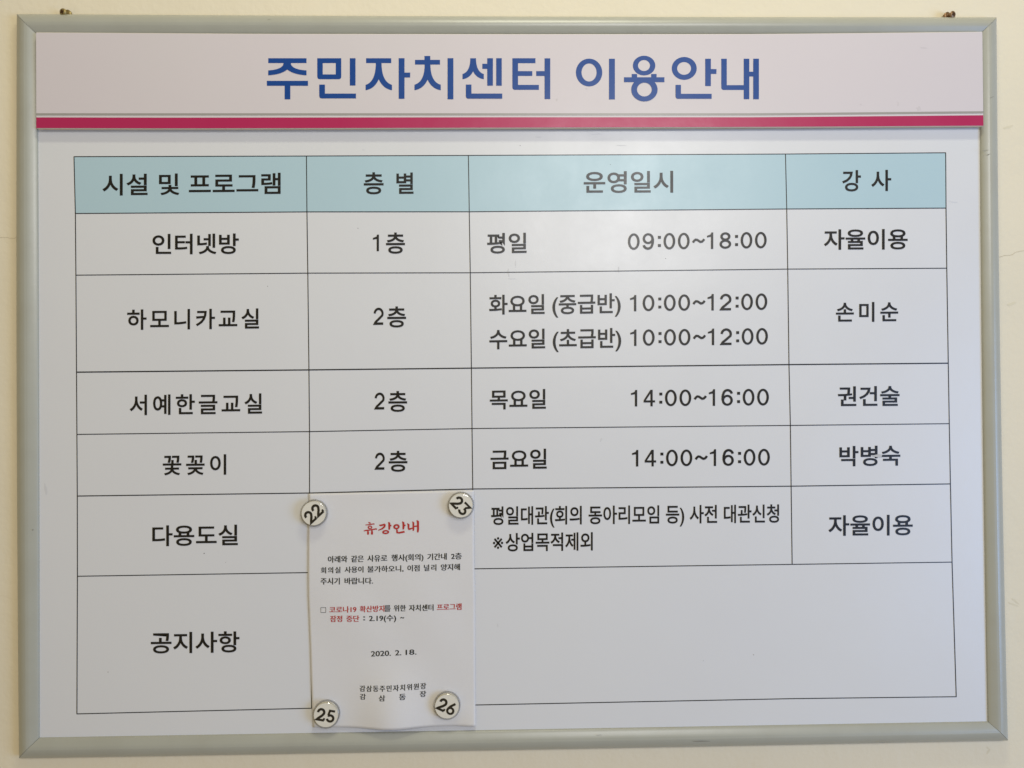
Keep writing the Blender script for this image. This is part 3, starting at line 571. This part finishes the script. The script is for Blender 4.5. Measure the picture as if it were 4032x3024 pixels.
# ------------------------------------------------------------------ lettering
for s, dst, colr, st, a, b, c, d in DATA['texts']:
    if dst == 'sheet':
        V, Fs = fit_string(s, 0.0 if s == "※" else 0.015, (a, b, c, d), YS, None, 0.0004)
        mesh("lettering", V, Fs, M_black, sheet)
    else:
        m = {'k': M_toner, 'r': M_red, 'R': M_red}[colr]
        if s == '□':
            q = [mm(p) for p in (a, c, d, b)]
            cx = sum(p[0] for p in q)/4; cz = sum(p[1] for p in q)/4
            inner = [(p[0]+(cx-p[0])*0.14, p[1]+(cz-p[1])*0.14) for p in q]
            V, Fs = flat([([q, inner], 0)], 0)
            V = [(v[0], YP-0.0003-depth(v[0], v[2]), v[2]) for v in V]
        elif s == '휴강안내':
            # brush lettering: strokes swell and taper
            V, Fs = [], []
            TL, BL, TR, BR = [Vector(mm(p)) for p in (a, b, c, d)]
            H = lambda x, z, w: (x, z, w)
            W1 = 0.30
            def dab(P, ws): return (pen(P, ws), 0)
            # coordinates in the frame of the word: x 0..532, y down 0..124 (heading as measured)
            ST = [
             ([(44,3),(54,8),(66,13)],[4,11,9]), ([(16,27),(50,26),(92,20),(104,22)],[5,8,8,8]),
             ([(0,84),(20,81),(70,76),(118,69),(127,73)],[5,10,8,10,9]),
             ([(40,84),(42,100),(42,121)],[9,15,15]), ([(78,80),(80,98),(79,122)],[9,16,16]),
             ([(148,34),(165,37),(205,28)],[6,13,13]), ([(205,28),(200,50),(178,70),(140,84)],[14,15,12,5]),
             ([(238,8),(247,20),(247,60),(246,82)],[6,16,16,12]), ([(247,42),(262,42),(264,50)],[10,12,4]),
             ([(372,8),(383,20),(384,60),(382,84)],[6,16,16,12]), ([(384,46),(398,44),(403,52)],[10,12,4]),
             ([(318,76),(322,95),(322,112)],[6,14,12]), ([(316,112),(345,115),(395,106)],[10,13,15]),
             ([(421,28),(433,40),(433,80)],[5,15,13]), ([(430,84),(450,82),(476,72)],[11,13,6]),
             ([(470,12),(480,24),(480,88),(478,102)],[6,14,14,8]), ([(512,2),(524,14),(525,90),(522,118)],[6,17,17,12]), ([(482,60),(518,56)],[10,10]),
            ]
            rings = [([[(60+23*math.cos(t), 52+17*math.sin(t)) for t in [2*PI*i/20 for i in range(20)]], [(61+10*math.cos(t), 52+8*math.sin(t)) for t in [2*PI*i/20 for i in range(20)]]]),
                     ([[(212+34*math.cos(t), 103+20*math.sin(t)) for t in [2*PI*i/24 for i in range(24)]], [(213+17*math.cos(t), 103+6.5*math.sin(t)) for t in [2*PI*i/24 for i in range(24)]]]),
                     ([[(316+31*math.cos(t), 55+25*math.sin(t)) for t in [2*PI*i/24 for i in range(24)]], [(317+13*math.cos(t), 56+10*math.sin(t)) for t in [2*PI*i/24 for i in range(24)]]])]
            shapes = [(pen(P, [v*1.12+1.5 for v in w]), 0) for P, w in ST] + [(r, 0) for r in rings]
            for k, (rg, _) in enumerate(shapes):
                v3, f3 = flat([([[(p[0], p[1]) for p in r] for r in rg], 0)], 0)
                base = len(V)
                for v in v3:
                    u = v[0]/532; t = v[2]/124
                    p = TL.lerp(TR, u).lerp(BL.lerp(BR, u), t)
                    V.append((p.x, YP-0.0003-k*0.00001-depth(p.x, p.y), p.y))
                Fs += [tuple(base+i for i in reversed(f)) for f in f3]
        else:
            # book face: thin horizontals, thicker uprights (each glyph struck three times, a hair apart sideways)
            V, Fs = fit_string(s, 0.003, (a, b, c, d), YP, depth, 0.0003)
            nV = len(V); nF = len(Fs)
            hh = (Vector(mm(a)) - Vector(mm(b))).length
            for k in (1, 2):
                V += [(v[0] + hh*0.030*k, v[1] - 0.00002*k, v[2]) for v in V[:nV]]
                Fs += [tuple(i + k*nV for i in f) for f in Fs[:nF]]
        mesh("lettering", V, Fs, m, paper)

# ------------------------------------------------------------------ title plaque, stuck over the top of the frame
panel = thing("title_panel", "", "")
del panel["label"]; del panel["category"]
panel.parent = board
YF, YBK = -0.0190, -0.0142
def interp(P, x):
    for i in range(len(P)-1):
        if P[i][0] <= x <= P[i+1][0]:
            f = (x-P[i][0])/(P[i+1][0]-P[i][0]); f2 = f
            return P[i][1]*(1-f2)+P[i+1][1]*f2
    return P[0][1] if x < P[0][0] else P[-1][1]
top = [mm(p) for p in DATA['p_top']]; bot = [mm(p) for p in DATA['p_bot']]
xs = [top[0][0] + (top[-1][0]-top[0][0])*i/24 for i in range(25)]
x_r_b = bot[-1][0]
out = [(x, interp(top, x)) for x in xs] + [(x + (x_r_b-xs[-1])*(i/24), interp(bot, x)) for i, x in reversed(list(enumerate(xs)))]
face = slab("panel_face", out, YF, YF+0.0006, M_plq, panel)
core_o = [(p[0] + (0.0002 if p[0] < 0 else -0.0002), p[1]) for p in out]
core_o = [(p[0] - (0.0012 + 0.0022*min(1, max(0, (0.42-p[1])/0.10)) if p[0] < -0.589 else 0.0), p[1] + (0.0007 if p[1] > 0.38 else 0.0)) for p in core_o]
core = slab("panel_core", core_o, YF+0.0006, YBK, M_plqe, panel)
# spacer strip under the plaque, leaves the dark joint seen along its lower edge
sp_top = [(x*0.994, interp(bot, x)+0.016) for x in xs]; sp_bot = [(x*0.994, interp(bot, x)+0.0008) for x in reversed(xs)]
slab("spacer_strip", sp_top+sp_bot, YBK-0.00001, YS-0.0001, M_plqb, panel)
def stripe(name, P, Q, m, lev):
    x0, x1 = xs[0], x_r_b
    n = 24
    XX = [x0+(x1-x0)*i/n for i in range(n+1)]
    V = [(x, YF-lev, interp(P, x)) for x in XX] + [(x, YF-lev, interp(Q, x)) for x in XX]
    Fs = [(i, i+n+1, i+n+2, i+1) for i in range(n)]
    mesh(name, V, Fs, m, panel)
stripe("crimson_stripe", [mm(p) for p in DATA['s_top']], [(mm(p)[0], mm(p)[1]+0.0002) for p in DATA['p_bot']], M_mag, 0.0002)
stripe("grey_stripe", [mm(p) for p in DATA['g_top']], [mm(p) for p in DATA['g_bot']], M_grey, 0.0002)
for shapes in DATA['title']:
    V, Fs = [], []
    for k, rings in enumerate(shapes):
        v3, f3 = flat([([[mm(p) for p in r] for r in rings], 0)], YF-0.0002-k*0.00005)
        b = len(V)
        V += v3; Fs += [tuple(b+i for i in f) for f in f3]
    mesh("title_letter", V, Fs, M_blue, panel)

for (x, z, a, b, r) in DATA['scratches']:
    pts = [(x/1000 + a/1000*t*math.cos(R(r)) , z/1000 + a/1000*t*math.sin(R(r)) + 0.0003*math.sin(t*3)) for t in [-1, -0.5, 0, 0.5, 1]]
    ribbon("scratch", pts, [b/1000*0.3, b/1000*0.9, b/1000, b/1000*0.8, b/1000*0.2], lambda x, z: -0.0174, M_scratch, board)
# ------------------------------------------------------------------ specks and smear on the sheet
for (x, z, r) in DATA['specks']:
    rings = [[(x/1000 + r/1000*math.cos(t)*(0.8+0.4*math.sin(3*t+x)), z/1000 + 0.8*r/1000*math.sin(t)) for t in [2*PI*i/9 for i in range(9)]]]
    V, Fs = flat([(rings, 0)], YS-0.0003)
    mesh("speck", V, Fs, M_speck, sheet)

rings = [[(0.4375 + 0.0068*math.cos(t), -0.0840 + 0.0016*math.sin(t) + 0.0005*math.sin(2*t)) for t in [2*PI*i/20 for i in range(20)]]]
rings = [[((SM[0] + (p[0]-0.4375)), (SM[1] + (p[1]+0.0840))) for p in rings[0]] for SM in [mm(DATA['smear'])]]
V, Fs = flat([(rings, 0)], YS-0.00060)
mesh("smear", V, Fs, M_smear, sheet)
M_sm1 = mat("faint_grey_smudge", (0.60, 0.60, 0.605), 0.45, 0.4)
M_sm2 = mat("faint_smudge_on_plaque", (0.57, 0.52, 0.52), 0.45, 0.3)
for (x, z, a, b, r, on) in DATA['smears']:
    ring = []
    for i in range(18):
        t = 2*PI*i/18
        k = 0.75 + 0.6*noise.noise(Vector((math.cos(t)*1.3, math.sin(t)*1.3, x)))
        ring.append((x/1000 + (a*math.cos(t)*math.cos(R(r)) - b*math.sin(t)*math.sin(R(r)))/1000*k, z/1000 + (a*math.cos(t)*math.sin(R(r)) + b*math.sin(t)*math.cos(R(r)))/1000*k))
    V, Fs = flat([([ring], 0)], (YS if on else YF) - 0.00012)
    mesh("smudge", V, Fs, M_sm1 if on else M_sm2, sheet if on else panel)
# ------------------------------------------------------------------ magnets
NUM = {
 '2': ([pen(arc(0.37, 0.68, 0.235, 0.235, 188, -22, 16) + [(0.46, 0.42), (0.24, 0.22), (0.115, 0.09), (0.68, 0.09)], 0.19), rect(0.60, 0.09, 0.74, 0.27)], 0.76),
 '3': ([pen([(0.10, 0.82), (0.10, 0.91), (0.62, 0.91), (0.36, 0.60)], 0.165), pen(arc(0.36, 0.30, 0.25, 0.22, 100, -160, 18), 0.18)], 0.74),
 '5': ([pen([(0.66, 0.90), (0.26, 0.90), (0.19, 0.53)], 0.17), pen([(0.17, 0.53)] + arc(0.37, 0.32, 0.245, 0.235, 125, -165, 18), 0.18)], 0.76),
 '6': ([[ellipse(0.37, 0.31, 0.33, 0.31), ellipse(0.37, 0.31, 0.15, 0.145)], pen([(0.14, 0.40), (0.24, 0.62), (0.52, 0.96)], 0.18)], 0.76),
}
BODY_R = 0.0166
MLAB = {'22': "round clear magnet numbered 22 at the top left corner of the notice",
        '23': "round clear magnet numbered 23 at the top right corner of the notice",
        '25': "round clear magnet numbered 25 at the bottom left corner of the notice",
        '26': "round clear magnet numbered 26 near the bottom right of the notice"}
def lathe(prof, n=64):
    V, Fs = [], []
    for (r, h) in prof:
        for i in range(n):
            t = 2*PI*i/n
            V.append((r*math.cos(t), -h, r*math.sin(t)))
    for k in range(len(prof)-1):
        for i in range(n):
            a = k*n+i; b = k*n+(i+1) % n
            Fs.append((a, b, b+n, a+n))
    return V, Fs
first = None
for (x, z, ang, s) in DATA['mag']:
    base = 0.0128
    o = thing("round_magnet", MLAB[s], "magnet", "numbered magnets holding the notice", (x/1000, -base, z/1000))
    if first is None:
        V, Fs = lathe([(BODY_R*0.0001, 0.0), (BODY_R*0.97, 0.0), (BODY_R, 0.0008), (BODY_R, 0.0066), (BODY_R*0.975, 0.0080), (BODY_R*0.92, 0.0088)])
        rim = mesh("clear_rim", V, Fs, M_rim, o, smooth=True)
        V, Fs = lathe([(BODY_R*0.92, 0.0088), (BODY_R*0.90, 0.00895), (BODY_R*0.80, 0.0094), (BODY_R*0.6, 0.0099), (BODY_R*0.3, 0.0102), (BODY_R*0.001, 0.0103)])
        dome = mesh("clear_dome", V, Fs, M_dome, o, smooth=True)
        V, Fs = lathe([(BODY_R*0.88, 0.0012), (BODY_R*0.885, 0.0072), (BODY_R*0.87, 0.0077), (BODY_R*0.0001, 0.0077)])
        disc = mesh("number_disc", V, Fs, M_disc, o, smooth=False)
        first = (rim, dome, disc)
    else:
        parts = []
        for p in first:
            c = p.copy(); COL.objects.link(c); c.parent = o; parts.append(c)
        disc = parts[2]
    # the two figures
    H = 0.0158
    tot = NUM[s[0]][1] + NUM[s[1]][1] - 0.02
    V, Fs = [], []
    cx = 0.0
    lvl = 0
    for ch in s:
        shp, adv = NUM[ch]
        for rings in shp:
            v3, f3 = flat([(rings, 0)], 0)
            b = len(V)
            for v in v3:
                px_ = (cx + v[0] - tot/2) * H * 1.0; pz_ = (v[2] - 0.5) * H
                ca, sa = math.cos(R(ang)), math.sin(R(ang))
                V.append((px_*ca - pz_*sa, -0.0079 - lvl*0.00003, px_*sa + pz_*ca))
            Fs += [tuple(b+i for i in f) for f in f3]
            lvl += 1
        cx += adv
    mesh("number", V, Fs, M_black, disc)

# ------------------------------------------------------------------ screws peeping over the frame
def screw(name, label, p, tilt_x, tilt_z, m, r, cone):
    o = thing(name, label, "screw", "screws the board hangs from", (p[0]/1000, -0.0105, p[1]/1000))
    o.rotation_euler = (R(tilt_x), 0, R(tilt_z))
    if cone:
        prof = [(r*0.02, 0.0016), (r*0.7, 0.0015), (r*0.98, 0.0006), (r, -0.0002), (r*0.8, -0.0018), (r*0.5, -0.0038), (r*0.42, -0.005), (r*0.42, -0.014), (r*0.02, -0.015)]
    else:
        prof = [(r*0.02, 0.0020), (r*0.45, 0.0019), (r*0.75, 0.0015), (r*0.95, 0.0006), (r, -0.0004), (r*0.96, -0.0010), (r*0.5, -0.0011), (r*0.45, -0.002), (r*0.45, -0.014), (r*0.02, -0.015)]
    V, Fs = lathe(prof, 28)
    mesh("screw_body", V, Fs, m, o, smooth=True)
    V, Fs = [], []
    k = r*0.55; w = r*0.16
    pts = [(-w, k), (w, k), (w*1.3, w*1.3), (k, w), (k, -w), (w*1.3, -w*1.3), (w, -k), (-w, -k), (-w*1.3, -w*1.3), (-k, -w), (-k, w), (-w*1.3, w*1.3)]
    ca, sa = math.cos(R(25)), math.sin(R(25))
    V, Fs = flat([([[(a*ca-b*sa, a*sa+b*ca) for a, b in pts]], 0)], -0.00215 if not cone else -0.0018)
    mesh("cross_recess", V, Fs, M_recess, o)
    # metal plug collar against the wall
    V, Fs = lathe([(r*1.15, -0.0095), (r*1.2, -0.0075), (r*0.45, -0.0070)], 24)
    mesh("washer", V, Fs, m, o, smooth=True)
    return o
ps = DATA['screws']
screw("wall_screw", "brass cross head screw above the top left of the frame", (ps[0][0], ps[0][1]-0.3), 8, -10, M_brass, 0.0046, False)
screw("wall_screw", "brown coppery screw above the top right corner of the frame", (ps[1][0], ps[1][1]-0.6), 10, 18, M_copper, 0.0045, True)
